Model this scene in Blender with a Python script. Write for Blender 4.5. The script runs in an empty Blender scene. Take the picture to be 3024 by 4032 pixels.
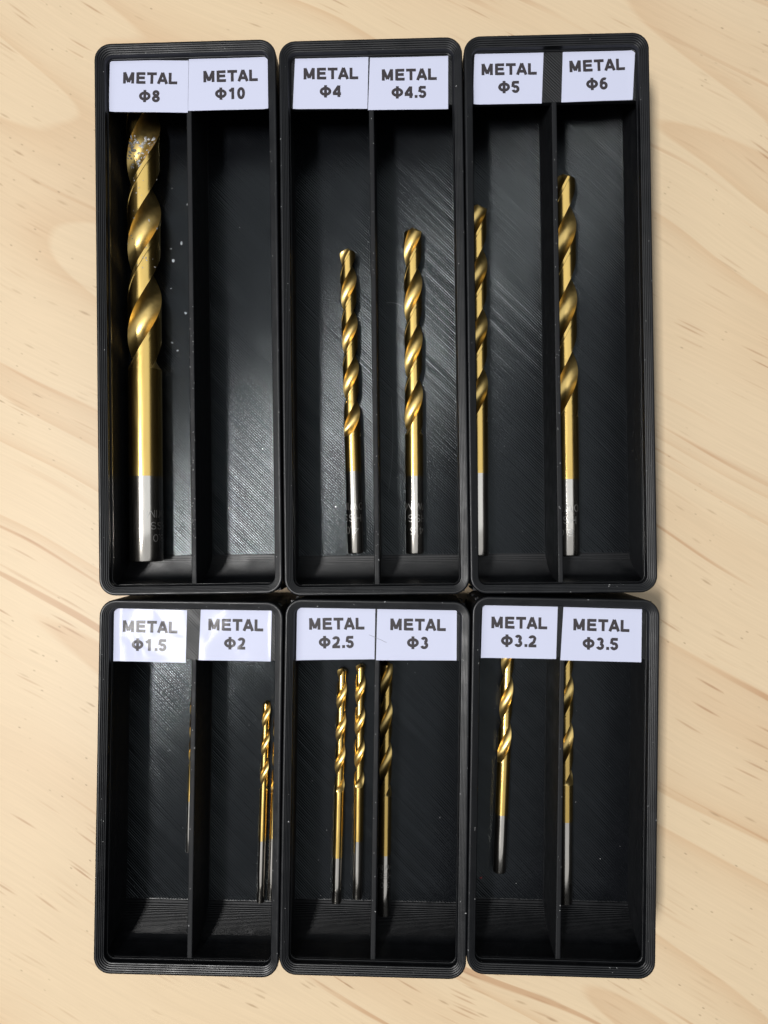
import bpy, math, random
from mathutils import Matrix, Vector
R = math.radians
PI = math.pi
MM = 0.001
scene = bpy.context.scene

# ------------------------------------------------------------------ camera
cam_d = bpy.data.cameras.new('camera')
cam = bpy.data.objects.new('camera', cam_d)
scene.collection.objects.link(cam)
cam_d.sensor_fit = 'VERTICAL'
cam_d.sensor_height = 36.0
cam_d.sensor_width = 27.0
cam_d.lens = 27.036
cam_d.clip_start = 0.005
cam_d.clip_end = 50.0
cam.matrix_world = (Matrix.Translation((0, 0, 0.19708)) @ Matrix.Rotation(R(0.879), 4, 'X') @ Matrix.Rotation(R(1.213), 4, 'Y'))
scene.camera = cam

# ------------------------------------------------------------------ light
world = bpy.data.worlds.new('World')
scene.world = world
world.use_nodes = True
bg = world.node_tree.nodes['Background']
bg.inputs['Color'].default_value = (0.93, 0.96, 1.0, 1)
bg.inputs['Strength'].default_value = 0.08

def area_lamp(name, loc, target, sx, sy, watts, col):
    d = bpy.data.lights.new(name, 'AREA')
    d.shape = 'RECTANGLE'
    d.size = sx
    d.size_y = sy
    d.energy = watts
    d.color = col
    o = bpy.data.objects.new(name, d)
    scene.collection.objects.link(o)
    o.location = loc
    o.rotation_euler = (Vector(target) - Vector(loc)).to_track_quat('-Z', 'Y').to_euler()
    return o
HK = 1.30
area_lamp('ceiling_lamp', (-0.335 * HK, -0.09 * HK, HK), (-0.335 * HK, -0.09 * HK, 0), 0.125, 0.32, 20.0, (1.0, 0.985, 0.965))
# added unseen fill light, stands in for a bright ceiling on the far side
area_lamp('ceiling_fill', (0.05, 0.50, 1.60), (0.05, 0.50, 0), 3.2, 1.6, 14.0, (0.93, 0.965, 1.0))
area_lamp('dim_ceiling_fill', (0.05, -0.79, 1.60), (0.05, -0.79, 0), 3.2, 0.96, 4.4, (0.95, 0.97, 1.0))  # weaker fill, added so the near-row bits shine while their floors stay dark

scene.view_settings.view_transform = 'Standard'
scene.view_settings.look = 'None'
scene.view_settings.exposure = 0.0
scene.view_settings.gamma = 1.0
scene.view_settings.use_curve_mapping = False
scene.render.engine = 'CYCLES'

# ------------------------------------------------------------------ helpers
def mesh(name, verts, faces, mat=None, smooth=None):
    me = bpy.data.meshes.new(name)
    me.from_pydata([(x * MM, y * MM, z * MM) for x, y, z in verts], [], faces)
    me.update()
    if mat: me.materials.append(mat)
    if smooth is not None:
        me.polygons.foreach_set('use_smooth', [True] * len(me.polygons))
        if smooth < 180: me.set_sharp_from_angle(angle=R(smooth))
    return me

def obj(name, me, parent=None, loc=None):
    o = bpy.data.objects.new(name, me)
    scene.collection.objects.link(o)
    if parent is not None: o.parent = parent
    if loc: o.location = [c * MM for c in loc]
    return o

def tag(o, label=None, cat=None, group=None, kind=None):
    if label: o['label'] = label
    if cat: o['category'] = cat
    if group: o['group'] = group
    if kind: o['kind'] = kind
    return o

def rrect(hx, hy, r, n=8, cy=0.0, cx=0.0):
    r = max(r, 0.05)
    pts = []
    for (sx, sy, a0) in ((1, 1, 0), (-1, 1, 90), (-1, -1, 180), (1, -1, 270)):
        for i in range(n + 1):
            a = R(a0 + 90.0 * i / n)
            pts.append((cx + sx * (hx - r) + r * math.cos(a), cy + sy * (hy - r) + r * math.sin(a)))
    return pts

def loft(loops, cap0=False, cap1=False):
    n = len(loops[0])
    V = [p for L in loops for p in L]
    Fc = []
    for k in range(len(loops) - 1):
        a = k * n; b = a + n
        for i in range(n):
            j = (i + 1) % n
            Fc.append((a + i, a + j, b + j, b + i))
    if cap0: Fc.append(tuple(reversed(range(n))))
    if cap1: Fc.append(tuple(range((len(loops) - 1) * n, len(loops) * n)))
    return V, Fc

# ------------------------------------------------------------------ materials
def new_mat(name):
    m = bpy.data.materials.new(name)
    m.use_nodes = True
    nt = m.node_tree
    return m, nt, nt.nodes['Principled BSDF']

def N(nt, t, **kw):
    n = nt.nodes.new(t)
    for k, v in kw.items():
        if k.startswith('i_'): n.inputs[k[2:].replace('_', ' ')].default_value = v
        else: setattr(n, k, v)
    return n

def mapping(nt, scale=(1, 1, 1), rot=(0, 0, 0), loc=(0, 0, 0), src='Object'):
    tc = N(nt, 'ShaderNodeTexCoord')
    mp = N(nt, 'ShaderNodeMapping')
    mp.inputs['Scale'].default_value = scale
    mp.inputs['Rotation'].default_value = rot
    mp.inputs['Location'].default_value = loc
    nt.links.new(tc.outputs[src], mp.inputs['Vector'])
    return mp

def ramp(nt, src, stops, interp='LINEAR'):
    r = N(nt, 'ShaderNodeValToRGB')
    r.color_ramp.interpolation = interp
    e = r.color_ramp.elements
    e[0].position, e[0].color = stops[0][0], stops[0][1]
    e[1].position, e[1].color = stops[1][0], stops[1][1]
    for p, c in stops[2:]:
        x = e.new(p); x.color = c
    nt.links.new(src, r.inputs['Fac'])
    return r

def g(v): return (v, v, v, 1)

def math_node(nt, op, a, b=None):
    m = N(nt, 'ShaderNodeMath', operation=op)
    for i, s in enumerate((a, b)):
        if s is None: continue
        if isinstance(s, (int, float)): m.inputs[i].default_value = s
        else: nt.links.new(s, m.inputs[i])
    return m.outputs[0]

def mixc(nt, fac, a, b, mode='MIX'):
    m = N(nt, 'ShaderNodeMix', data_type='RGBA', blend_type=mode)
    if isinstance(fac, (int, float)): m.inputs[0].default_value = fac
    else: nt.links.new(fac, m.inputs[0])
    for i, s in ((6, a), (7, b)):
        if isinstance(s, tuple): m.inputs[i].default_value = s
        else: nt.links.new(s, m.inputs[i])
    return m.outputs[2]

def pine_material():
    m, nt, bs = new_mat('pine_board')
    L = nt.links.new
    # gentle warp of the board coordinates so the grain wanders
    tc = N(nt, 'ShaderNodeTexCoord')
    wn = N(nt, 'ShaderNodeTexNoise', noise_dimensions='3D')
    wn.inputs['Scale'].default_value = 9.0; wn.inputs['Detail'].default_value = 1.5
    L(tc.outputs['Object'], wn.inputs['Vector'])
    sub = N(nt, 'ShaderNodeVectorMath', operation='SUBTRACT'); sub.inputs[1].default_value = (0.5, 0.5, 0.5)
    L(wn.outputs['Color'], sub.inputs[0])
    scl = N(nt, 'ShaderNodeVectorMath', operation='SCALE'); scl.inputs['Scale'].default_value = 0.024
    L(sub.outputs[0], scl.inputs[0])
    add = N(nt, 'ShaderNodeVectorMath', operation='ADD')
    L(tc.outputs['Object'], add.inputs[0]); L(scl.outputs[0], add.inputs[1])
    rot = N(nt, 'ShaderNodeVectorRotate', rotation_type='Z_AXIS'); rot.inputs['Angle'].default_value = R(29)
    L(add.outputs[0], rot.inputs['Vector'])
    base = rot.outputs[0]
    def st(sx, sy, off=0.0):
        mp = N(nt, 'ShaderNodeMapping')
        mp.inputs['Scale'].default_value = (sx, sy, 1); mp.inputs['Location'].default_value = (off, off * 1.7, 0)
        L(base, mp.inputs['Vector'])
        return mp.outputs[0]
    def noise(v, scale, det=2.0, rough=0.5):
        n = N(nt, 'ShaderNodeTexNoise', noise_dimensions='2D')
        n.inputs['Scale'].default_value = scale; n.inputs['Detail'].default_value = det; n.inputs['Roughness'].default_value = rough
        L(v, n.inputs['Vector'])
        return n.outputs[0]
    # growth rings: a slow field folded into saw-teeth, each pale then tan with a sharper end
    field = noise(st(0.11, 1.0, 3.1), 24.0, 1.0, 0.4)
    saw = math_node(nt, 'FRACT', math_node(nt, 'MULTIPLY', field, 5.0))
    ring = ramp(nt, saw, [(0.0, g(0.0)), (0.45, g(0.06)), (0.80, g(0.42)), (0.965, g(1.0)), (0.99, g(0.0))])
    c = mixc(nt, ring.outputs[0], (0.612, 0.478, 0.312, 1), (0.552, 0.396, 0.242, 1))
    # cooler/warmer blotches
    blot = ramp(nt, noise(st(0.6, 1.0, 7.7), 14.0, 2.0), [(0.35, g(0)), (0.70, g(1))])
    c = mixc(nt, math_node(nt, 'MULTIPLY', blot.outputs[0], 0.30), c, (0.592, 0.460, 0.312, 1))
    # fibres
    fib = ramp(nt, noise(st(0.035, 1.0, 1.0), 1500.0, 3.0, 0.6), [(0.30, g(0.965)), (0.70, g(1.02))])
    c = mixc(nt, 1.0, c, fib.outputs[0], 'MULTIPLY')
    # long resin lines
    lines = ramp(nt, noise(st(0.022, 1.0, 12.3), 330.0, 1.0, 0.4), [(0.69, g(0)), (0.76, g(1))])
    lmask = ramp(nt, noise(st(0.5, 1.0, 5.0), 26.0, 1.0), [(0.42, g(0)), (0.62, g(1))])
    lf = math_node(nt, 'MULTIPLY', math_node(nt, 'MULTIPLY', lines.outputs[0], lmask.outputs[0]), 0.62)
    c = mixc(nt, lf, c, (0.40, 0.215, 0.105, 1))
    # short dark dashes (resin canals), some cells only
    def dashes(su, sv, off, rad, thr, dark, strength, mlo, mhi):
        nonlocal c
        vo = N(nt, 'ShaderNodeTexVoronoi', voronoi_dimensions='2D', feature='F1')
        vo.inputs['Scale'].default_value = 1.0; vo.inputs['Randomness'].default_value = 1.0
        L(st(su, sv, off), vo.inputs['Vector'])
        d = ramp(nt, vo.outputs['Distance'], [(rad * 0.35, g(1)), (rad, g(0))])
        sep = N(nt, 'ShaderNodeSeparateColor'); L(vo.outputs['Color'], sep.inputs[0])
        pick = math_node(nt, 'GREATER_THAN', sep.outputs[0], thr)
        mk = ramp(nt, noise(st(0.5, 1.0, off + 2.0), 24.0, 1.5), [(mlo, g(0)), (mhi, g(1))])
        f = math_node(nt, 'MULTIPLY', math_node(nt, 'MULTIPLY', d.outputs[0], pick), mk.outputs[0])
        f = math_node(nt, 'MULTIPLY', f, math_node(nt, 'MULTIPLY', sep.outputs[1], strength))
        c = mixc(nt, f, c, dark)
    dashes(110.0, 640.0, 0.37, 0.22, 0.80, (0.27, 0.165, 0.085, 1), 0.62, 0.46, 0.62)
    dashes(58.0, 800.0, 4.61, 0.27, 0.68, (0.34, 0.19, 0.10, 1), 0.72, 0.42, 0.60)
    dashes(260.0, 520.0, 9.13, 0.13, 0.88, (0.28, 0.20, 0.12, 1), 0.7, 0.46, 0.58)
    L(c, bs.inputs['Base Color'])
    bs.inputs['Roughness'].default_value = 0.46
    bs.inputs['Specular IOR Level'].default_value = 0.35
    bp = N(nt, 'ShaderNodeBump'); bp.inputs['Strength'].default_value = 0.25; bp.inputs['Distance'].default_value = 0.0001
    L(fib.outputs[0], bp.inputs['Height']); L(bp.outputs[0], bs.inputs['Normal'])
    return m

def plastic_material(name, rough, spec, bump=0.2, vary=1.0, tint=(1, 1, 1)):
    m, nt, bs = new_mat(name)
    bs.inputs['Specular Tint'].default_value = tint + (1,)
    L = nt.links.new
    mp = mapping(nt, (1, 1, 1))
    n = N(nt, 'ShaderNodeTexNoise'); n.inputs['Scale'].default_value = 260.0; n.inputs['Detail'].default_value = 3.0
    L(mp.outputs[0], n.inputs['Vector'])
    rr = ramp(nt, n.outputs[0], [(0.3, g(rough - 0.07 * vary)), (0.7, g(rough + 0.09 * vary))])
    L(rr.outputs[0], bs.inputs['Roughness'])
    cc = ramp(nt, n.outputs[0], [(0.3, (0.0036, 0.0040, 0.0050, 1)), (0.75, (0.0052, 0.0058, 0.0071, 1))])
    L(cc.outputs[0], bs.inputs['Base Color'])
    bs.inputs['Specular IOR Level'].default_value = spec
    n2 = N(nt, 'ShaderNodeTexNoise'); n2.inputs['Scale'].default_value = 1500.0; n2.inputs['Detail'].default_value = 2.0
    L(mp.outputs[0], n2.inputs['Vector'])
    bp = N(nt, 'ShaderNodeBump'); bp.inputs['Strength'].default_value = bump; bp.inputs['Distance'].default_value = 0.00008
    L(n2.outputs[0], bp.inputs['Height']); L(bp.outputs[0], bs.inputs['Normal'])
    return m

def metal_material(name, c1, c2, rough, stretch=(60, 60, 60)):
    m, nt, bs = new_mat(name)
    L = nt.links.new
    mp = mapping(nt, stretch)
    n = N(nt, 'ShaderNodeTexNoise'); n.inputs['Scale'].default_value = 10.0; n.inputs['Detail'].default_value = 4.0; n.inputs['Roughness'].default_value = 0.65
    L(mp.outputs[0], n.inputs['Vector'])
    cc = ramp(nt, n.outputs[0], [(0.3, c1 + (1,)), (0.7, c2 + (1,))])
    L(cc.outputs[0], bs.inputs['Base Color'])
    bs.inputs['Metallic'].default_value = 1.0
    rr = ramp(nt, n.outputs[0], [(0.3, g(rough - 0.03)), (0.7, g(rough + 0.04))])
    L(rr.outputs[0], bs.inputs['Roughness'])
    bp = N(nt, 'ShaderNodeBump'); bp.inputs['Strength'].default_value = 0.03; bp.inputs['Distance'].default_value = 0.00004
    L(n.outputs[0], bp.inputs['Height']); L(bp.outputs[0], bs.inputs['Normal'])
    return m

def simple_material(name, col, rough=0.6, metallic=0.0, spec=0.5):
    m, nt, bs = new_mat(name)
    mp = mapping(nt, (1, 1, 1))
    n = N(nt, 'ShaderNodeTexNoise'); n.inputs['Scale'].default_value = 1800.0
    nt.links.new(mp.outputs[0], n.inputs['Vector'])
    cc = ramp(nt, n.outputs[0], [(0.3, tuple(c * 0.8 for c in col) + (1,)), (0.7, tuple(min(1, c * 1.1) for c in col) + (1,))])
    nt.links.new(cc.outputs[0], bs.inputs['Base Color'])
    bs.inputs['Roughness'].default_value = rough
    bs.inputs['Metallic'].default_value = metallic
    bs.inputs['Specular IOR Level'].default_value = spec
    return m

def film_material(name, col, wrinkle):
    """printed tape under a clear gloss film"""
    m, nt, bs = new_mat(name)
    L = nt.links.new
    bs.inputs['Base Color'].default_value = col + (1,)
    bs.inputs['Roughness'].default_value = 0.5
    bs.inputs['Specular IOR Level'].default_value = 0.2
    bs.inputs['Coat Weight'].default_value = 0.055
    bs.inputs['Coat Roughness'].default_value = 0.09
    bs.inputs['Coat IOR'].default_value = 1.5
    mp = mapping(nt, (1, 1, 1))
    n = N(nt, 'ShaderNodeTexNoise'); n.inputs['Scale'].default_value = 170.0; n.inputs['Detail'].default_value = 1.2; n.inputs['Distortion'].default_value = 0.6
    L(mp.outputs[0], n.inputs['Vector'])
    bp = N(nt, 'ShaderNodeBump'); bp.inputs['Strength'].default_value = 1.0; bp.inputs['Distance'].default_value = wrinkle
    L(n.outputs[0], bp.inputs['Height'])
    L(bp.outputs[0], bs.inputs['Coat Normal'])
    return m

M_PINE = pine_material()
M_PLA = plastic_material('black_printed_plastic', 0.38, 0.30)
M_FLOOR = plastic_material('black_plastic_floor', 0.14, 0.31, 0.40, 0.2, (0.88, 0.97, 1.0))
M_INNER = plastic_material('black_plastic_inner_wall', 0.55, 0.24, 0.2)
M_GOLD = metal_material('titanium_gold', (0.84, 0.57, 0.175), (0.89, 0.615, 0.20), 0.22, (160, 12, 160))
M_GOLDF = metal_material('titanium_gold_flute', (0.81, 0.575, 0.20), (0.90, 0.655, 0.25), 0.36, (70, 70, 70))
M_STEEL = metal_material('ground_steel', (0.70, 0.655, 0.59), (0.76, 0.715, 0.65), 0.155, (160, 12, 160))
M_ENGR = simple_material('engraved_mark', (0.62, 0.61, 0.58), 0.45, 1.0)
M_TAPE = film_material('white_label_tape', (0.495, 0.515, 0.645), 0.00003)
M_INK = film_material('black_label_ink', (0.035, 0.03, 0.034), 0.00003)
M_TAPE2 = film_material('creased_label_tape', (0.50, 0.52, 0.66), 0.00012)
M_INK2 = film_material('creased_label_ink', (0.035, 0.03, 0.034), 0.00012)
M_DUST = simple_material('pale_dust', (0.42, 0.42, 0.42), 0.7)
M_SWARF = simple_material('aluminium_swarf', (0.40, 0.41, 0.43), 0.65, 0.4)
M_FIBRE = simple_material('grey_fibre', (0.20, 0.20, 0.21), 0.7)
M_RED = simple_material('red_plastic', (0.25, 0.02, 0.025), 0.5)

# ------------------------------------------------------------------ table top
def build_table():
    V, Fc = loft([[(x, y, z) for x, y in rrect(600 - i, 450 - i, 4)] for i, z in ((0.8, -24), (0, -23), (0, -0.8), (0.8, 0))], True, True)
    o = obj('table_top', mesh('table_top', V, Fc, M_PINE, 30))
    tag(o, kind='structure')
build_table()

# ------------------------------------------------------------------ bins
W2 = 20.75            # half width
Z_FLOOR = 7.2
Z_TAB = 22.0
LH = 0.30             # printed layer height
WALL = 0.95

def ring_loop(L, inset, z, dev=0.0):
    i = inset
    return [(x, y, z) for x, y in rrect(W2 - i, L / 2 - i, max(3.75 - i, 0.6))]

def wall_mesh(L, seed):
    rnd = random.Random(seed)
    rows = []
    z = 4.75
    rows.append((0.4, z))
    while z < 24.6:                               # outside, one bead per layer
        d = rnd.uniform(-0.012, 0.012)
        rows += [(0.045 + d, z), (d, z + LH * 0.28), (d, z + LH * 0.72)]
        z += LH
    rows += [(0.02, z), (0.08, z + 0.22), (0.22, z + 0.32), (0.40, z + 0.34)]
    x, zt = 0.40, z + 0.34
    for k in range(5):                            # the upper chamfer is printed as steps
        d = rnd.uniform(-0.02, 0.02)
        rows += [(x + 0.20 + d, zt - 0.01), (x + 0.27 + d, zt - 0.04), (x + 0.31 + d, zt - 0.11), (x + 0.295 + d, zt - 0.30)]
        x += 0.30; zt -= 0.32
    while zt > 22.75:
        d = rnd.uniform(-0.012, 0.012)
        rows += [(x - 0.01, zt), (x + 0.035 + d, zt - LH * 0.28), (x + 0.035 + d, zt - LH * 0.72)]
        zt -= LH
    for k in range(2):
        rows += [(x + 0.08, zt - 0.01), (x + 0.13, zt - 0.05), (x + 0.14, zt - 0.28)]
        x += 0.14; zt -= 0.30
    rows += [(x, zt - 0.5)]
    zt -= 0.55
    while x > WALL + 0.15:                        # underside of the lip, stepping back to the wall
        x -= LH * 0.95
        rows += [(x + 0.27, zt - 0.02), (x + 0.03, zt - 0.04), (x, zt - 0.1), (x, zt - LH + 0.02)]
        zt -= LH
    x = WALL
    inner0 = len(rows) - 1
    while zt > 7.0:
        d = rnd.uniform(-0.015, 0.015)
        rows += [(x - 0.07, zt), (x + d, zt - LH * 0.28), (x + d, zt - LH * 0.72)]
        zt -= LH
    rows.append((x, 6.9))
    V, Fc = loft([ring_loop(L, i, zz) for i, zz in rows])
    # outer wall rows run upward, so flip to face outward consistently
    me = mesh('wall', V, Fc, M_PLA, 50)
    me.materials.append(M_INNER)
    n = len(V) // len(rows)
    for p in me.polygons:
        if p.index // n >= inner0: p.material_index = 1
    return me

def ridges(x0, x1, y0, y1, z, lam, amp, seed, samples=6):
    """printed surface: extruded lines running from upper left to lower right"""
    rnd = random.Random(seed)
    r2 = math.sqrt(2)
    s0, s1 = (x0 + y0) / r2 + 1e-3, (x1 + y1) / r2 - 1e-3
    n = int((s1 - s0) / lam)
    V, Fc = [], []
    PROF = ((0.0, -1.3), (0.04, -0.5), (0.10, -0.05), (0.3, 0.5), (0.5, 0.68), (0.7, 0.5), (0.9, -0.05), (0.96, -0.5))
    drift = 0.0
    NSEG = 28
    for j in range(n + 1):
        a = amp * rnd.uniform(0.7, 1.25)
        h = rnd.uniform(-0.004, 0.004)
        drift = 0.9 * drift + rnd.uniform(-0.006, 0.006)
        tilt = drift + rnd.uniform(-0.06, 0.06)
        wob = [rnd.uniform(-0.014, 0.014) for _ in range(NSEG + 1)]
        for p, hp in PROF:
            s = s0 + (j + p) * lam
            if s > s1: break
            c = s * r2
            xa, xb = max(x0, c - y1), min(x1, c - y0)
            zz = z + a * hp + h + tilt * (p - 0.5) * lam
            nseg = NSEG
            for k in range(nseg + 1):
                x = xa + (xb - xa) * k / nseg
                V.append((x, c - x, zz + wob[k]))
    st = NSEG + 1
    rows = len(V) // st
    for i in range(rows - 1):
        for k in range(NSEG):
            a = i * st + k
            Fc.append((a, a + 1, a + st + 1, a + st))
    return V, Fc

def box(x0, x1, y0, y1, z0, z1):
    V = [(x, y, z) for z in (z0, z1) for x, y in ((x0, y0), (x1, y0), (x1, y1), (x0, y1))]
    return V, [(3, 2, 1, 0), (4, 5, 6, 7), (0, 1, 5, 4), (1, 2, 6, 5), (2, 3, 7, 6), (3, 0, 4, 7)]

def join(*parts):
    V, Fc = [], []
    for v, f in parts:
        o = len(V); V += v; Fc += [tuple(i + o for i in q) for q in f]
    return V, Fc

def divider_mesh(L, seed):
    rnd = random.Random(seed + 5)
    y0, y1 = -L / 2 + 1.3, L / 2 - 0.9
    loops = []
    z = 6.9
    def lp(hx, zz):
        return [(hx, y0, zz), (hx, y1, zz), (-hx, y1, zz), (-hx, y0, zz)]
    while z < Z_TAB - 0.3:
        d = rnd.uniform(-0.012, 0.012)
        t = z - 6.9
        flare = 0.28 * max(0, 1 - t / 1.2) ** 2
        loops += [lp(0.57 + flare, z), lp(0.60 + d + flare, z + LH * 0.3), lp(0.60 + d + flare, z + LH * 0.7)]
        z += LH
    loops += [lp(0.585, Z_TAB - 0.16), lp(0.54, Z_TAB - 0.07), lp(0.40, Z_TAB - 0.02), lp(0.10, Z_TAB - 0.045)]
    V, Fc = loft(loops, True, True)
    return mesh('divider', V, Fc, M_INNER, 50)

def scoop_mesh(L, sx):
    """curved front of a compartment, printed as layer steps"""
    x0, x1 = sorted((sx * 0.5, sx * 19.85))
    yf = -L / 2 + 2.24
    A, B = 6.95, 14.4
    prof = [(yf + A - 0.55, Z_FLOOR - 0.06)]
    h = 0.05
    lh = 0.30
    while h < 14.2:
        t = min(h + lh * 0.5, B)
        y = yf + A - A * math.sqrt(max(0, 1 - ((t - B) / B) ** 2))
        prof += [(y + 0.055, Z_FLOOR + h - 0.01), (y + 0.075, Z_FLOOR + h + 0.06), (y + 0.06, Z_FLOOR + h + lh * 0.62), (y, Z_FLOOR + h + lh * 0.93)]
        h += lh
    prof += [(yf, 21.9), (-L / 2 + 0.5, 21.9), (-L / 2 + 0.5, Z_FLOOR - 0.05)]
    loops = [[(x, y, z) for y, z in prof] for x in (x0, x1)]
    n = len(prof)
    V = loops[0] + loops[1]
    Fc = [(i, i + 1, n + i + 1, n + i) for i in range(n - 1)]
    return mesh('scoop', V, Fc, M_PLA, 40)

def tab_mesh(L, seed):
    x = 19.85
    yb, ye = L / 2 - 0.6, L / 2 - 13.75
    prof = [(yb, Z_TAB - 0.03), (ye + 0.12, Z_TAB - 0.03), (ye, Z_TAB - 0.16)]
    z = Z_TAB - 0.16
    while z > Z_TAB - 1.15:
        prof += [(ye + 0.03, z), (ye - 0.02, z - LH * 0.3), (ye - 0.02, z - LH * 0.7)]
        z -= LH
    y = ye
    while y < yb - 0.5 and z > 9:
        y += 0.50
        prof += [(y, z), (y, z - LH)]
        z -= LH
    prof += [(yb, z)]
    n = len(prof)
    V = [(sx * x, a, b) for sx in (-1, 1) for a, b in prof]
    Fc = [(i, i + 1, n + i + 1, n + i) for i in range(n - 1)]
    a = (V, Fc)
    b = ridges(-x, x, ye + 0.04, yb, Z_TAB, 0.50, 0.026, seed + 40)
    V, Fc = join(a, b)
    return mesh('label_tab', V, Fc, M_PLA, 60)

def foot_mesh():
    prof = [(35.6, 0.8, 0.0), (37.2, 1.6, 0.8), (37.2, 1.6, 2.6), (41.3, 3.65, 4.74)]
    V, Fc = loft([[(x, y, z) for x, y in rrect(w / 2, w / 2, r)] for w, r, z in prof], True, True)
    return mesh('foot', V, Fc, M_PLA, 30)

FOOT = foot_mesh()
SHARED = {}
for L in (125.5, 83.5):
    d = {}
    d['wall'] = wall_mesh(L, int(L))
    V, Fc = loft([[(x, y, z) for x, y in rrect(W2 - 0.4, L / 2 - 0.4, 3.3)] for z in (4.75, 6.85)], True, True)
    d['base'] = mesh('base', V, Fc, M_PLA, 30)
    d['divider'] = divider_mesh(L, int(L))
    d['scoop'] = [scoop_mesh(L, -1), scoop_mesh(L, 1)]
    SHARED[L] = d

BINS = {
    'TL': (125.5, -48.02, 46.80, 0.876, 'long black bin whose right compartment is empty, stickers METAL \u03a68 and METAL \u03a610'),
    'TM': (125.5, -6.02, 46.80, 0.74, 'long black bin between two other long bins, stickers METAL \u03a64 and METAL \u03a64.5'),
    'TR': (125.5, 35.68, 47.33, 0.618, 'long black bin with a gap between its two stickers METAL \u03a65 and METAL \u03a66'),
    'BL': (83.5, -47.40, -59.04, -0.649, 'short black bin with glare on its creased stickers METAL \u03a61.5 and METAL \u03a62'),
    'BM': (83.5, -5.63, -58.82, -0.815, 'short black bin between two other short bins, stickers METAL \u03a62.5 and METAL \u03a63'),
    'BR': (83.5, 36.10, -58.20, -0.997, 'short black bin holding a slanting drill bit, stickers METAL \u03a63.2 and METAL \u03a63.5'),
}
ROOT = {}
for bi, (k, (L, bx, by, rz, lab)) in enumerate(BINS.items()):
    e = obj('storage_bin', None, None, (bx, by, 0.02))
    e.rotation_euler = (0, 0, R(rz))
    e.empty_display_size = 0.01
    tag(e, lab, 'bin', 'black drill bit bins on the pine board')
    ROOT[k] = e
    d = SHARED[L]
    obj('wall', d['wall'], e)
    obj('base', d['base'], e)
    obj('divider', d['divider'], e)
    for s in d['scoop']: obj('scoop', s, e)
    obj('label_tab', tab_mesh(L, bi), e)
    V, Fc = ridges(-19.9, 19.9, -L / 2 + 0.9, L / 2 - 0.9, Z_FLOOR, 0.50, 0.026, bi * 7 + 3)
    obj('floor', mesh('floor', V, Fc, M_FLOOR, 70), e)
    nf = round(L / 42)
    for i in range(nf):
        obj('foot', FOOT, e, (0, (i - (nf - 1) / 2) * 42, 0))

# ------------------------------------------------------------------ lettering (stroke glyphs; cap height 1)
def arc(cx, cy, rx, ry, a0, a1, n=14):
    return [(cx + rx * math.cos(R(a0 + (a1 - a0) * i / n)), cy + ry * math.sin(R(a0 + (a1 - a0) * i / n))) for i in range(n + 1)]

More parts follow.
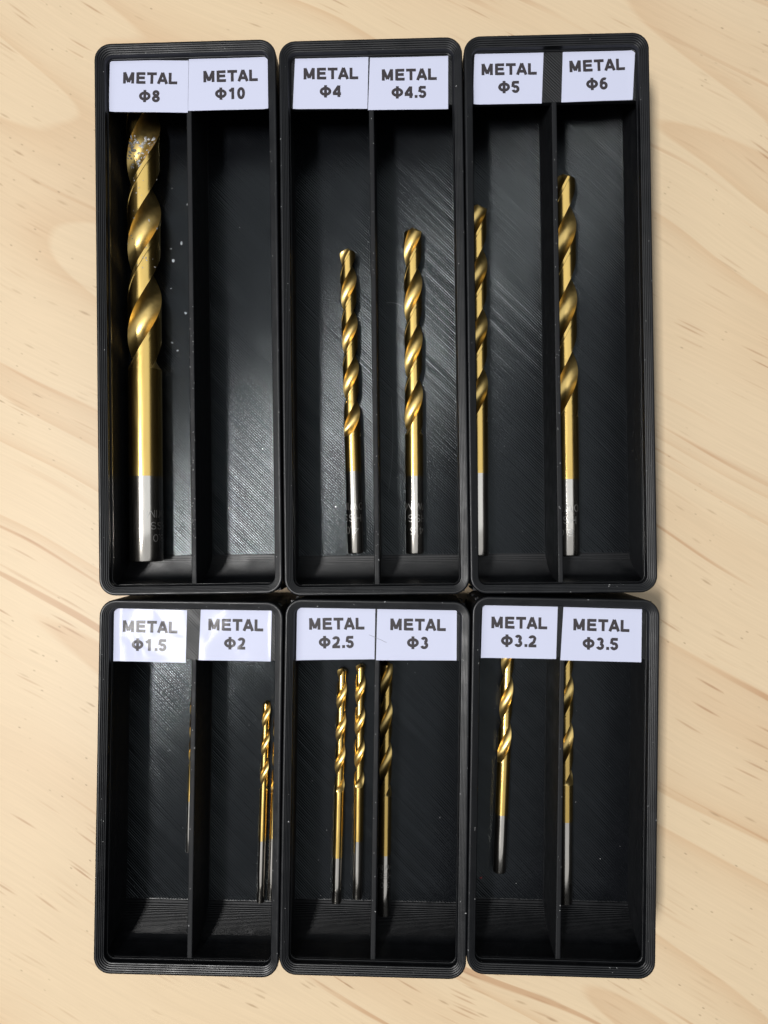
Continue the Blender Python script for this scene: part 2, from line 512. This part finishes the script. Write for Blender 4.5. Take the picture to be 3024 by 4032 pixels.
def glyph(ch, w):
    """list of centre-line strokes and the advance, for stroke width w"""
    h = w / 2
    if ch == 'M': return [[(h, 0), (h, 1)], [(h, 0.98), (0.49, 0.12)], [(0.49, 0.12), (0.98 - h, 0.98)], [(0.98 - h, 0), (0.98 - h, 1)]], 1.17
    if ch == 'E': return [[(h, 0), (h, 1)], [(h, 1 - h * .85), (0.79, 1 - h * .85)], [(h, 0.52), (0.75, 0.52)], [(h, h * .85), (0.82, h * .85)]], 0.95
    if ch == 'T': return [[(0, 1 - h * .85), (0.85, 1 - h * .85)], [(0.425, 0), (0.425, 1)]], 0.89
    if ch == 'A': return [[(h * .85, 0), (0.48, 1)], [(0.48, 1), (0.96 - h * .85, 0)], [(0.22, 0.30), (0.74, 0.30)]], 1.02
    if ch == 'L': return [[(h, 0), (h, 1)], [(h, h * .85), (0.76, h * .85)]], 0.83
    if ch == 'H': return [[(h, 0), (h, 1)], [(0.75 - h, 0), (0.75 - h, 1)], [(h, 0.52), (0.75 - h, 0.52)]], 0.95
    if ch == 'W': return [[(h, 1), (0.25, 0)], [(0.25, 0), (0.46, 0.9)], [(0.46, 0.9), (0.68, 0)], [(0.68, 0), (0.92 - h, 1)]], 1.1
    if ch == 'I': return [[(0.15, 0), (0.15, 1)]], 0.4
    if ch == 'O': return [arc(0.36, 0.5, 0.36 - h, 0.5 - h, 0, 360, 28)], 0.95
    if ch == 'S': return [arc(0.35, 0.73, 0.33 - h, 0.27 - h, 15, 270, 14) + arc(0.35, 0.27, 0.33 - h, 0.29 - h, 90, -165, 14)[1:]], 0.9
    if ch == '\u03a6': return [arc(0.50, 0.5, 0.50 - h, 0.38 - h * .9, 0, 360, 30), [(0.50, -0.03), (0.50, 1.03)]], 1.12
    if ch == '0': return [arc(0.34, 0.5, 0.34 - h, 0.5 - h * .8, 0, 360, 28)], 0.77
    if ch == '1': return [[(0.40, 0), (0.40, 1)], [(0.40, 0.93), (0.28, 0.79), (0.10, 0.70)]], 0.77
    if ch == '2': return [arc(0.34, 0.70, 0.33 - h, 0.30 - h, 170, -30, 14) + [(0.46, 0.42), (0.20, 0.22), (0.11, 0.08)], [(0.02, h * .85), (0.68, h * .85)]], 0.77
    if ch == '3': return [arc(0.33, 0.73, 0.30 - h, 0.27 - h * .8, 165, -90, 14), arc(0.33, 0.29, 0.34 - h, 0.29 - h * .8, 90, -165, 16)], 0.77
    if ch == '4': return [[(0.52, 0), (0.52, 1)], [(0.50, 0.95), (0.08, 0.34)], [(0.0, 0.29), (0.70, 0.29)]], 0.77
    if ch == '5': return [[(0.13, 1 - h * .85), (0.64, 1 - h * .85)], [(0.17, 0.95), (0.11, 0.50)], arc(0.34, 0.32, 0.34 - h, 0.32 - h * .8, 140, -165, 18)], 0.77
    if ch == '6': return [arc(0.35, 0.33, 0.34 - h, 0.33 - h * .8, 0, 360, 24), arc(0.42, 0.50, 0.41 - h, 0.50 - h * .8, 180, 62, 12)], 0.77
    if ch == '8': return [arc(0.34, 0.74, 0.30 - h, 0.26 - h * .8, 0, 360, 22), arc(0.34, 0.28, 0.34 - h, 0.28 - h * .8, 0, 360, 24)], 0.77
    if ch == '.': return [[(0.20, 0), (0.20, w)]], 0.39
    return [], 0.4

def stroke_quads(pts, w):
    n = len(pts)
    closed = n > 3 and math.dist(pts[0], pts[-1]) < 1e-6
    V = []
    for i, p in enumerate(pts):
        a = pts[i - 1] if i > 0 else (pts[-2] if closed else p)
        b = pts[i + 1] if i < n - 1 else (pts[1] if closed else p)
        dx, dy = b[0] - a[0], b[1] - a[1]
        l = math.hypot(dx, dy) or 1
        nx, ny = -dy / l * w / 2, dx / l * w / 2
        V += [(p[0] + nx, p[1] + ny), (p[0] - nx, p[1] - ny)]
    return V, [(2 * i, 2 * i + 1, 2 * i + 3, 2 * i + 2) for i in range(n - 1)]

def text_strokes(s, size, w):
    out, x = [], 0.0
    last = 0
    for ch in s:
        st, adv = glyph(ch, w)
        for q in st: out.append([((px + x) * size, py * size) for px, py in q])
        x += adv * (0.995 if len(s) == 5 else 1.0)
    tot = (x - 0.07) * size
    return [[(px - tot / 2, py - size / 2) for px, py in q] for q in out], tot

# ------------------------------------------------------------------ stickers
Z_LAB = Z_TAB + 0.10
STICK = [
 ('TL', '8', [(-18.14, 60.86), (0.08, 60.12), (-0.25, 48.04), (-18.54, 48.72)], (-8.89, 56.27), (-9.08, 52.08)),
 ('TL', '10', [(0.17, 60.73), (18.47, 60.85), (18.45, 48.41), (-0.19, 48.44)], (9.75, 56.28), (9.62, 52.21)),
 ('TM', '4', [(-17.38, 61.17), (-0.5, 61.0), (-0.9, 48.47), (-18.05, 48.82)], (-9.2, 56.81), (-9.37, 52.69)),
 ('TM', '4.5', [(-0.16, 60.25), (17.76, 60.21), (17.59, 47.96), (-0.78, 48.18)], (8.8, 56.13), (8.69, 52.06)),
 ('TR', '5', [(-17.99, 61.04), (-2.25, 60.93), (-2.85, 48.74), (-18.61, 48.84)], (-10.18, 56.79), (-10.27, 52.66)),
 ('TR', '6', [(2.14, 61.27), (18.54, 61.83), (17.78, 49.11), (1.63, 48.9)], (9.85, 57.21), (9.75, 52.96)),
 ('BL', '1.5', [(-18.99, 39.5), (-1.73, 39.27), (-1.88, 27.33), (-18.98, 27.46)], (-10.14, 35.38), (-10.3, 31.25)),
 ('BL', '2', [(1.43, 39.93), (17.71, 39.88), (17.59, 27.91), (1.11, 27.94)], (9.49, 36.08), (9.33, 31.9)),
 ('BM', '2.5', [(-18.65, 39.54), (-0.61, 39.92), (-0.63, 28.08), (-18.63, 27.52)], (-9.33, 35.97), (-9.34, 31.8)),
 ('BM', '3', [(-0.13, 39.79), (17.87, 39.68), (17.96, 28.14), (-0.29, 27.86)], (9.15, 36.07), (9.15, 31.97)),
 ('BR', '3.2', [(-18.17, 39.53), (-1.19, 39.58), (-1.41, 27.66), (-18.38, 27.58)], (-9.81, 35.64), (-9.86, 31.56)),
 ('BR', '3.5', [(0.11, 39.41), (17.7, 39.25), (17.68, 27.34), (-0.45, 27.4)], (8.66, 35.48), (8.52, 31.32)),
]
def bulge(k, x, y, L, n):
    b = 0.02 * math.sin(x * 0.35 + y * 0.2 + len(n)) + 0.02
    edge = max(0.0, abs(x) - 16.9) ** 2 * 0.10            # ends of the tape lift against the lip
    b += edge
    if k == 'BL':
        b += 0.045 * math.sin(x * 0.50 + 0.5) * math.sin(y * 0.45 + 0.8)
    return b

for bk, n, q, mc, pc in STICK:
    L = BINS[bk][0]
    NX, NY = 28, 18
    V, Fc = [], []
    th = 0.10
    for s in (0, 1):
        for j in range(NY + 1):
            for i in range(NX + 1):
                u, v = i / NX, j / NY
                x = (q[0][0] * (1 - u) + q[1][0] * u) * (1 - v) + (q[3][0] * (1 - u) + q[2][0] * u) * v
                y = (q[0][1] * (1 - u) + q[1][1] * u) * (1 - v) + (q[3][1] * (1 - u) + q[2][1] * u) * v
                x, y = max(-18.42, min(18.42, x)), min(L / 2 - 2.30, y)
                V.append((x, y, Z_LAB + bulge(bk, x, y, L, n) - s * th))
    nn = (NX + 1) * (NY + 1)
    for j in range(NY):
        for i in range(NX):
            a = j * (NX + 1) + i
            Fc.append((a, a + NX + 1, a + NX + 2, a + 1))
            Fc.append((nn + a, nn + a + 1, nn + a + NX + 2, nn + a + NX + 1))
    rim = [i for i in range(NX + 1)] + [j * (NX + 1) + NX for j in range(1, NY + 1)] + [NY * (NX + 1) + i for i in range(NX - 1, -1, -1)] + [j * (NX + 1) for j in range(NY - 1, 0, -1)]
    for a, b in zip(rim, rim[1:] + rim[:1]): Fc.append((a, b, b + nn, a + nn))
    st = obj('sticker', mesh('sticker', V, Fc, M_TAPE2 if bk == 'BL' else M_TAPE, 40), ROOT[bk])
    tag(st, 'white glossy sticker printed METAL \u03a6%s' % n)
    ang = math.atan2(q[1][1] - q[0][1] + q[2][1] - q[3][1], q[1][0] - q[0][0] + q[2][0] - q[3][0])
    ca, sa = math.cos(ang), math.sin(ang)
    for text, c, size, w in (('METAL', mc, 2.64, 0.255), ('\u03a6' + n, pc, 2.70, 0.245)):
        V, Fc = [], []
        strokes, tot = text_strokes(text, size, w)
        for si, s in enumerate(strokes):
            sv, sf = stroke_quads(s, w * size)
            o = len(V)
            for px, py in sv:
                x, y = c[0] + px * ca - py * sa, c[1] + px * sa + py * ca
                V.append((x, y, Z_LAB + bulge(bk, x, y, L, n) + 0.018 + si * 0.0006))
            Fc += [tuple(i + o for i in f) for f in sf]
        obj('lettering', mesh('lettering', V, Fc, M_INK2 if bk == 'BL' else M_INK), st)

# ------------------------------------------------------------------ drill bits
LAND = 80.0
def section(R0, web, full):
    """(angle, radius, is flute) for one half turn of the two-flute section"""
    out = []
    cl = 1.0 if full else 0.968
    for a, r in ((0, 1.0), (3, 1.0), (8, 1.0), (13, 1.0), (14.5, cl)):
        out.append((a, r * R0, 0))
    for i in range(1, 9): out.append((14.5 + (LAND - 14.5) * i / 8, cl * R0, 0))
    # flute: a shallow concave arc from land edge to land edge
    ha = R((180 - LAND) / 2)
    cd, hc = R0 * math.cos(ha), R0 * math.sin(ha)
    sag = cd - web * R0
    rad = (hc * hc + sag * sag) / (2 * sag)
    cx = web * R0 + rad                                   # arc centre on the flute axis
    span = math.asin(min(1, hc / rad))
    nf = 18
    for i in range(1, nf):
        b = span * (2 * i / nf - 1)
        px, py = cx - rad * math.cos(b), rad * math.sin(b)
        out.append(((LAND + 180) / 2 + math.degrees(math.atan2(py, px)), math.hypot(px, py), 1))
    return out

def flute_radius(D, half, y, lf, Lt, web=0.34):
    R0 = D / 2
    full = y < lf + 0.75 * half
    sec = section(R0, web, full)
    run = 0.9 * D
    k = min(1, max(0, (y - lf) / run))
    rise = (1 - web) * R0 * (1 - k) ** 2.0
    s = Lt - y
    lim = s * 1.62 + 0.01
    return [(a, min(R0 if not f else R0, r + (rise if f else 0), lim)) for a, r, f in sec]

def drill_meshes(D, Lt, lf, ls, half, yflute):
    R0 = D / 2
    n = 32
    cyl = lambda rows: loft([[(r * math.sin(2 * PI * i / n), y, r * math.cos(2 * PI * i / n)) for i in range(n)] for r, y in rows], True, False)
    ch = min(0.35, D * 0.07)
    shank = mesh('shank', *cyl([(R0 - ch, 0), (R0 - ch * 0.3, ch * 0.35), (R0, ch), (R0, ls * 0.5), (R0, ls)]), M_STEEL, 35)
    neck = mesh('neck', *cyl([(R0, ls), (R0, (ls + lf) / 2), (R0, lf)]), M_GOLD, 35)
    # flute centre sits at section angle ~ (LAND+180)/2; turn it to the top at y = yflute
    mid = (LAND + 180) / 2
    ys = []
    y = lf
    step = max(0.12, D * 0.075)
    tip = R0 / 1.62
    while y < Lt - tip: ys.append(y); y += step
    ys += [Lt - tip * f for f in (1.0, 0.8, 0.6, 0.4, 0.2, 0.05, 0.0)]
    loops = []
    for y in ys:
        alpha = 180.0 * (y - yflute) / half - mid
        h = flute_radius(D, half, y, lf, Lt)
        lp = []
        for turn in (0, 180):
            for a, r in h:
                p = R(a + turn + alpha)
                lp.append((r * math.sin(p), y, r * math.cos(p)))
        loops.append(lp)
    V, Fc = loft(loops, False, True)
    fm = mesh('fluted_section', V, Fc, M_GOLDF, 24)
    fm.materials.append(M_GOLD)
    nr = len(loops[0]); nh = nr // 2
    for p in fm.polygons:                                 # ground lands share the finish of the neck
        if p.index < nr * (len(loops) - 1) and (p.index % nr) % nh < 12: p.material_index = 1
    return shank, neck, fm

def engraving(D, lines, c0, size=1.75, w=0.085):
    """shallow stamped marks wrapped round the shank; they read from the other side of the bin"""
    R0 = D / 2
    V, Fc = [], []
    for text, yc in lines:
        strokes, tot = text_strokes(text, size, w)
        for s in strokes:
            pts = [s[0]]
            for a, b in zip(s, s[1:]):
                m = max(1, int(math.dist(a, b) / 0.2))
                for k in range(1, m + 1): pts.append((a[0] + (b[0] - a[0]) * k / m, a[1] + (b[1] - a[1]) * k / m))
            sv, sf = stroke_quads(pts, w * size)
            o = len(V)
            for px, py in sv:
                ph = (c0 - px * 1.12) / R0
                V.append((math.sin(ph) * (R0 + 0.012), yc - py, math.cos(ph) * (R0 + 0.012)))
            Fc += [tuple(i + o for i in f) for f in sf]
    return mesh('engraving', V, Fc, M_ENGR)

# bin, diameter, length, flute start, steel length, half pitch, flute on top at, (point A toward the tip, shank end), engraving offset, label
DRILLS = [
 ('TL', 8.0, 117, 46.5, 20.6, 21.4, 78.7, (-14.22, 40.88), (-14.39, -55.77), 4.7, 'thickest gold drill bit, smeared with silver shavings, below sticker METAL \u03a68'),
 ('TM', 4.0, 75, 28.6, 20.0, 11.0, 43.0, (-6.66, 20.01), (-5.61, -53.97), -0.75, 'slightly slanted gold drill bit left of the divider, below sticker METAL \u03a64'),
 ('TM', 4.5, 80, 29.0, 18.9, 13.6, 49.8, (9.39, 25.11), (8.84, -54.25), 0.7, 'straight gold drill bit in the middle of its compartment, below sticker METAL \u03a64.5'),
 ('TR', 5.0, 86, 32.4, 20.0, 14.6, 39.0, (-16.67, 29.97), (-17.28, -54.94), None, 'gold drill bit half hidden by the bin wall below sticker METAL \u03a65'),
 ('TR', 6.0, 93, 33.4, 18.4, 17.8, 41.8, (4.35, 37.45), (4.04, -55.13), -0.9, 'gold drill bit against the divider below sticker METAL \u03a66'),
 ('BM', 3.0, 61, 28.6, 14.5, 10.2, 36.3, (2.03, 13.02), (2.24, -35.64), 0.2, 'gold drill bit right of the divider in the middle short bin, below METAL \u03a63'),
 ('BM', 2.5, 57, 27.0, 11.0, 7.8, 50.0, (-8.90, 24.21), (-9.44, -33.47), None, 'left one of two thin gold drill bits below sticker METAL \u03a62.5'),
 ('BM', 2.5, 57, 27.0, 14.0, 7.8, 50.6, (-4.43, 25.03), (-4.38, -32.36), None, 'right one of two thin gold drill bits below sticker METAL \u03a62.5'),
 ('BL', 2.0, 49, 27.5, 15.0, 6.9, 45.2, (14.41, 15.95), (13.61, -33.22), None, 'thin gold drill bit, the fully visible one below sticker METAL \u03a62'),
 ('BL', 2.0, 49, 26.0, 15.0, 6.9, 42.0, (16.85, -3.63), (16.2, -32.56), None, 'thin drill bit almost hidden by the right wall below sticker METAL \u03a62'),
 ('BL', 1.5, 40, 21.0, 12.5, 5.6, 30.0, (-3.78, 12.72), (-4.32, -21.55), None, 'thinnest drill bit, mostly hidden by the divider below sticker METAL \u03a61.5'),
 ('BR', 3.2, 65, 26.6, 14.0, 11.2, 31.0, (-10.52, 20.74), (-11.65, -26.24), None, 'slanting gold drill bit below sticker METAL \u03a63.2'),
 ('BR', 3.5, 70, 28.5, 19.7, 11.4, 38.5, (3.81, 18.07), (4.29, -33.12), None, 'gold drill bit right of the divider in the rightmost short bin, below METAL \u03a63.5'),
]
def to_world(bk, x, y):
    L, bx, by, rz, _ = BINS[bk]
    c, s = math.cos(R(rz)), math.sin(R(rz))
    return bx + x * c - y * s, by + x * s + y * c

D8 = None
for bk, D, Lt, lf, ls, half, yfl, tp, en, ec, lab in DRILLS:
    L = BINS[bk][0]
    a = math.atan2(-(tp[0] - en[0]), tp[1] - en[1]) + R(BINS[bk][3])
    wx, wy = to_world(bk, *en)
    # an end that reaches the curved front rides up on it
    into = max(0.0, (-L / 2 + 2.24 + 6.35) - en[1])
    lift = 14.4 * (1 - math.sqrt(max(0, 1 - min(1, into / 6.95) ** 2)))
    e = obj('drill_bit', None, None, (wx, wy, Z_FLOOR + 0.03 + D / 2 + lift + 0.02))
    pitch = -math.atan2(lift, Lt * 0.9)
    e.rotation_euler = (pitch, 0, a)
    e.empty_display_size = 0.01
    tag(e, lab, 'drill bit', 'gold twist drill bits lying in the bins')
    sh, nk, fl = drill_meshes(D, Lt, lf, ls, half, yfl)
    so = obj('shank', sh, e)
    tag(so, 'bare silver steel shank end')
    obj('neck', nk, e)
    obj('fluted_section', fl, e)
    if ec is not None:
        num = ('%.1f' % D)
        k = 1.0 if D > 3.5 else 0.72
        y0 = 5.7 if D > 3.5 else 7.6
        obj('engraving', engraving(D, [(num, y0), ('HSS', y0 + 2.95 * k), ('OWIM', y0 + 5.8 * k)], ec, 1.75 * k), so)
    if D == 8.0: D8 = (e, Lt, lf, half, yfl)

# ------------------------------------------------------------------ shavings, dust, fibres
def flake(V, Fc, p, size, rnd, long=1.0, up=(0, 0, 1)):
    up = Vector(up).normalized()
    t = up.orthogonal().normalized()
    t.rotate(Matrix.Rotation(rnd.uniform(0, 2 * PI), 3, up))
    b = up.cross(t)
    n = 6
    o = len(V)
    P = Vector(p)
    ring = []
    for i in range(n):
        a = 2 * PI * i / n
        r = size * rnd.uniform(0.55, 1.1)
        ring.append(P + t * (math.cos(a) * r * long) + b * (math.sin(a) * r) + up * (size * rnd.uniform(0.0, 0.25)))
    V += [tuple(v) for v in ring] + [tuple(P + up * size * rnd.uniform(0.4, 0.8)), tuple(P)]
    for i in range(n):
        j = (i + 1) % n
        Fc += [(o + i, o + j, o + n), (o + j, o + i, o + n + 1)]

def dust():
    rnd = random.Random(11)
    V, Fc = [], []
    for bk, (L, *_r) in BINS.items():
        for i in range(26):                                   # lip
            inset = rnd.choice((0.3, 0.65, 1.0, 1.4, 1.7))
            z = 25.27 - max(0, inset - 0.4) * 1.03
            t = rnd.random()
            if rnd.random() < 0.7: x, y = rnd.choice((-1, 1)) * (W2 - inset), rnd.uniform(-L / 2 + 5, L / 2 - 5)
            else: x, y = rnd.uniform(-16, 16), rnd.choice((-1, 1)) * (L / 2 - inset)
            w = to_world(bk, x, y)
            flake(V, Fc, (w[0], w[1], z + 0.02), rnd.uniform(0.04, 0.11), rnd, rnd.uniform(1, 2.6))
        nd = 46 if bk == 'TL' else (26 if bk in ('TM', 'TR') else 9)
        for i in range(nd):                                   # divider tops
            yy = rnd.uniform(-L / 2 + 6, L / 2 - 16)
            if bk == 'TL': yy = -L / 2 + 8 + 60 * rnd.random() ** 1.2
            w = to_world(bk, rnd.uniform(-0.5, 0.5), yy)
            flake(V, Fc, (w[0], w[1], Z_TAB), rnd.uniform(0.03, 0.10), rnd, rnd.uniform(1, 2.4))
        for i in range(10):                                   # floors
            w = to_world(bk, rnd.choice((-1, 1)) * rnd.uniform(2, 18), rnd.uniform(-L / 2 + 9, L / 2 - 16))
            flake(V, Fc, (w[0], w[1], Z_FLOOR + 0.03), rnd.uniform(0.03, 0.09), rnd, rnd.uniform(1, 3))
    o = obj('dust', mesh('dust', V, Fc, M_DUST))
    tag(o, 'pale specks of dust and plastic crumbs scattered over the bins', 'dust', kind='stuff')
dust()

def swarf():
    """silver shavings on the fluted part of the largest bit, and crumbs on the floor beside it"""
    rnd = random.Random(5)
    e, Lt, lf, half, yfl = D8
    bpy.context.view_layer.update()
    mw = e.matrix_world.copy()
    V, Fc = [], []
    fl = [c for c in e.children if c.name.startswith('fluted')][0].data
    pts = [(v.co.copy(), v.normal.copy()) for v in fl.vertices]
    smear = []
    for co, no in pts:
        y = co.y / MM
        if co.z / MM < 0.4: continue
        # smear on the flute nearest the point, burrs along the edges lower down
        if 91 < y < 103 and co.length > 0 and (co.x ** 2 + co.z ** 2) ** 0.5 / MM < 3.7 and rnd.random() < 0.20: smear.append((co, no, rnd.uniform(0.15, 0.5)))
        elif 70 < y < 93 and (co.x ** 2 + co.z ** 2) ** 0.5 / MM > 3.75 and rnd.random() < 0.035: smear.append((co, no, rnd.uniform(0.06, 0.2)))
        elif 76 < y < 86 and (co.x ** 2 + co.z ** 2) ** 0.5 / MM < 3.6 and rnd.random() < 0.012: smear.append((co, no, rnd.uniform(0.1, 0.3)))
    for co, no, s in smear:
        p = mw @ (co + no * 0.02 * MM)
        d = mw.to_3x3() @ no
        flake(V, Fc, tuple(c / MM for c in p), s, rnd, rnd.uniform(1.0, 2.6), tuple(d))
    for x, y, s in ((-6.2, 23.4, .38), (-8.3, 19.0, .5), (-5.4, 5.8, .42), (-8.9, -1.5, .3), (-7.5, -3.5, .25), (-9.0, 12.0, .2), (-4.7, 33.0, .3), (-8.9, 22, .25)):
        w = to_world('TL', x, y)
        flake(V, Fc, (w[0], w[1], Z_FLOOR + 0.03), s * 0.8, rnd, rnd.uniform(1.2, 2.2))
    o = obj('metal_shavings', mesh('metal_shavings', V, Fc, M_SWARF))
    tag(o, 'silver metal shavings stuck to the thickest drill bit and around it', 'shavings', kind='stuff')
swarf()

def strand(name, pts, r, mat, label, cat, group=None):
    n = 5
    loops = []
    P = [Vector(p) for p in pts]
    for i, p in enumerate(P):
        d = (P[min(i + 1, len(P) - 1)] - P[max(i - 1, 0)]).normalized()
        a = d.orthogonal().normalized(); b = d.cross(a)
        loops.append([tuple(p + a * (r * math.cos(2 * PI * k / n)) + b * (r * math.sin(2 * PI * k / n))) for k in range(n)])
    V, Fc = loft(loops, True, True)
    o = obj(name, mesh(name, V, Fc, mat, 60))
    return tag(o, label, cat, group)

def bez(bk, p0, p1, bow, z, n=14):
    out = []
    for i in range(n + 1):
        t = i / n
        x = p0[0] + (p1[0] - p0[0]) * t - (p1[1] - p0[1]) * bow * 4 * t * (1 - t)
        y = p0[1] + (p1[1] - p0[1]) * t + (p1[0] - p0[0]) * bow * 4 * t * (1 - t)
        w = to_world(bk, x, y)
        out.append((w[0], w[1], z))
    return out
GF = 'loose fibres lying on the bins'
strand('fibre', bez('BM', (-1.95, 33.6), (2.05, 31.9), 0.01, Z_LAB + 0.10), 0.035, M_FIBRE, 'short dark fibre lying across the gap between stickers METAL \u03a62.5 and METAL \u03a63', 'fibre', GF)
strand('fibre', bez('TM', (3.6, -15.5), (2.6, -39.0), 0.03, Z_FLOOR + 0.09), 0.018, M_FIBRE, 'long thin fibre on the floor left of the \u03a64.5 drill bit', 'fibre', GF)
strand('fibre', bez('TM', (2.7, 7.9), (6.6, 7.0), 0.10, Z_FLOOR + 0.12), 0.025, M_FIBRE, 'short curled fibre on the floor beside the divider, left of the \u03a64.5 drill bit', 'fibre', GF)
def crumb():
    V, Fc = [], []
    w = to_world('BR', -15.9, -28.6)
    flake(V, Fc, (w[0], w[1], Z_FLOOR + 0.04), 0.33, random.Random(2), 1.4)
    tag(obj('crumb', mesh('crumb', V, Fc, M_RED)), 'tiny dark red crumb on the floor left of the slanting drill bit', 'crumb')
crumb()
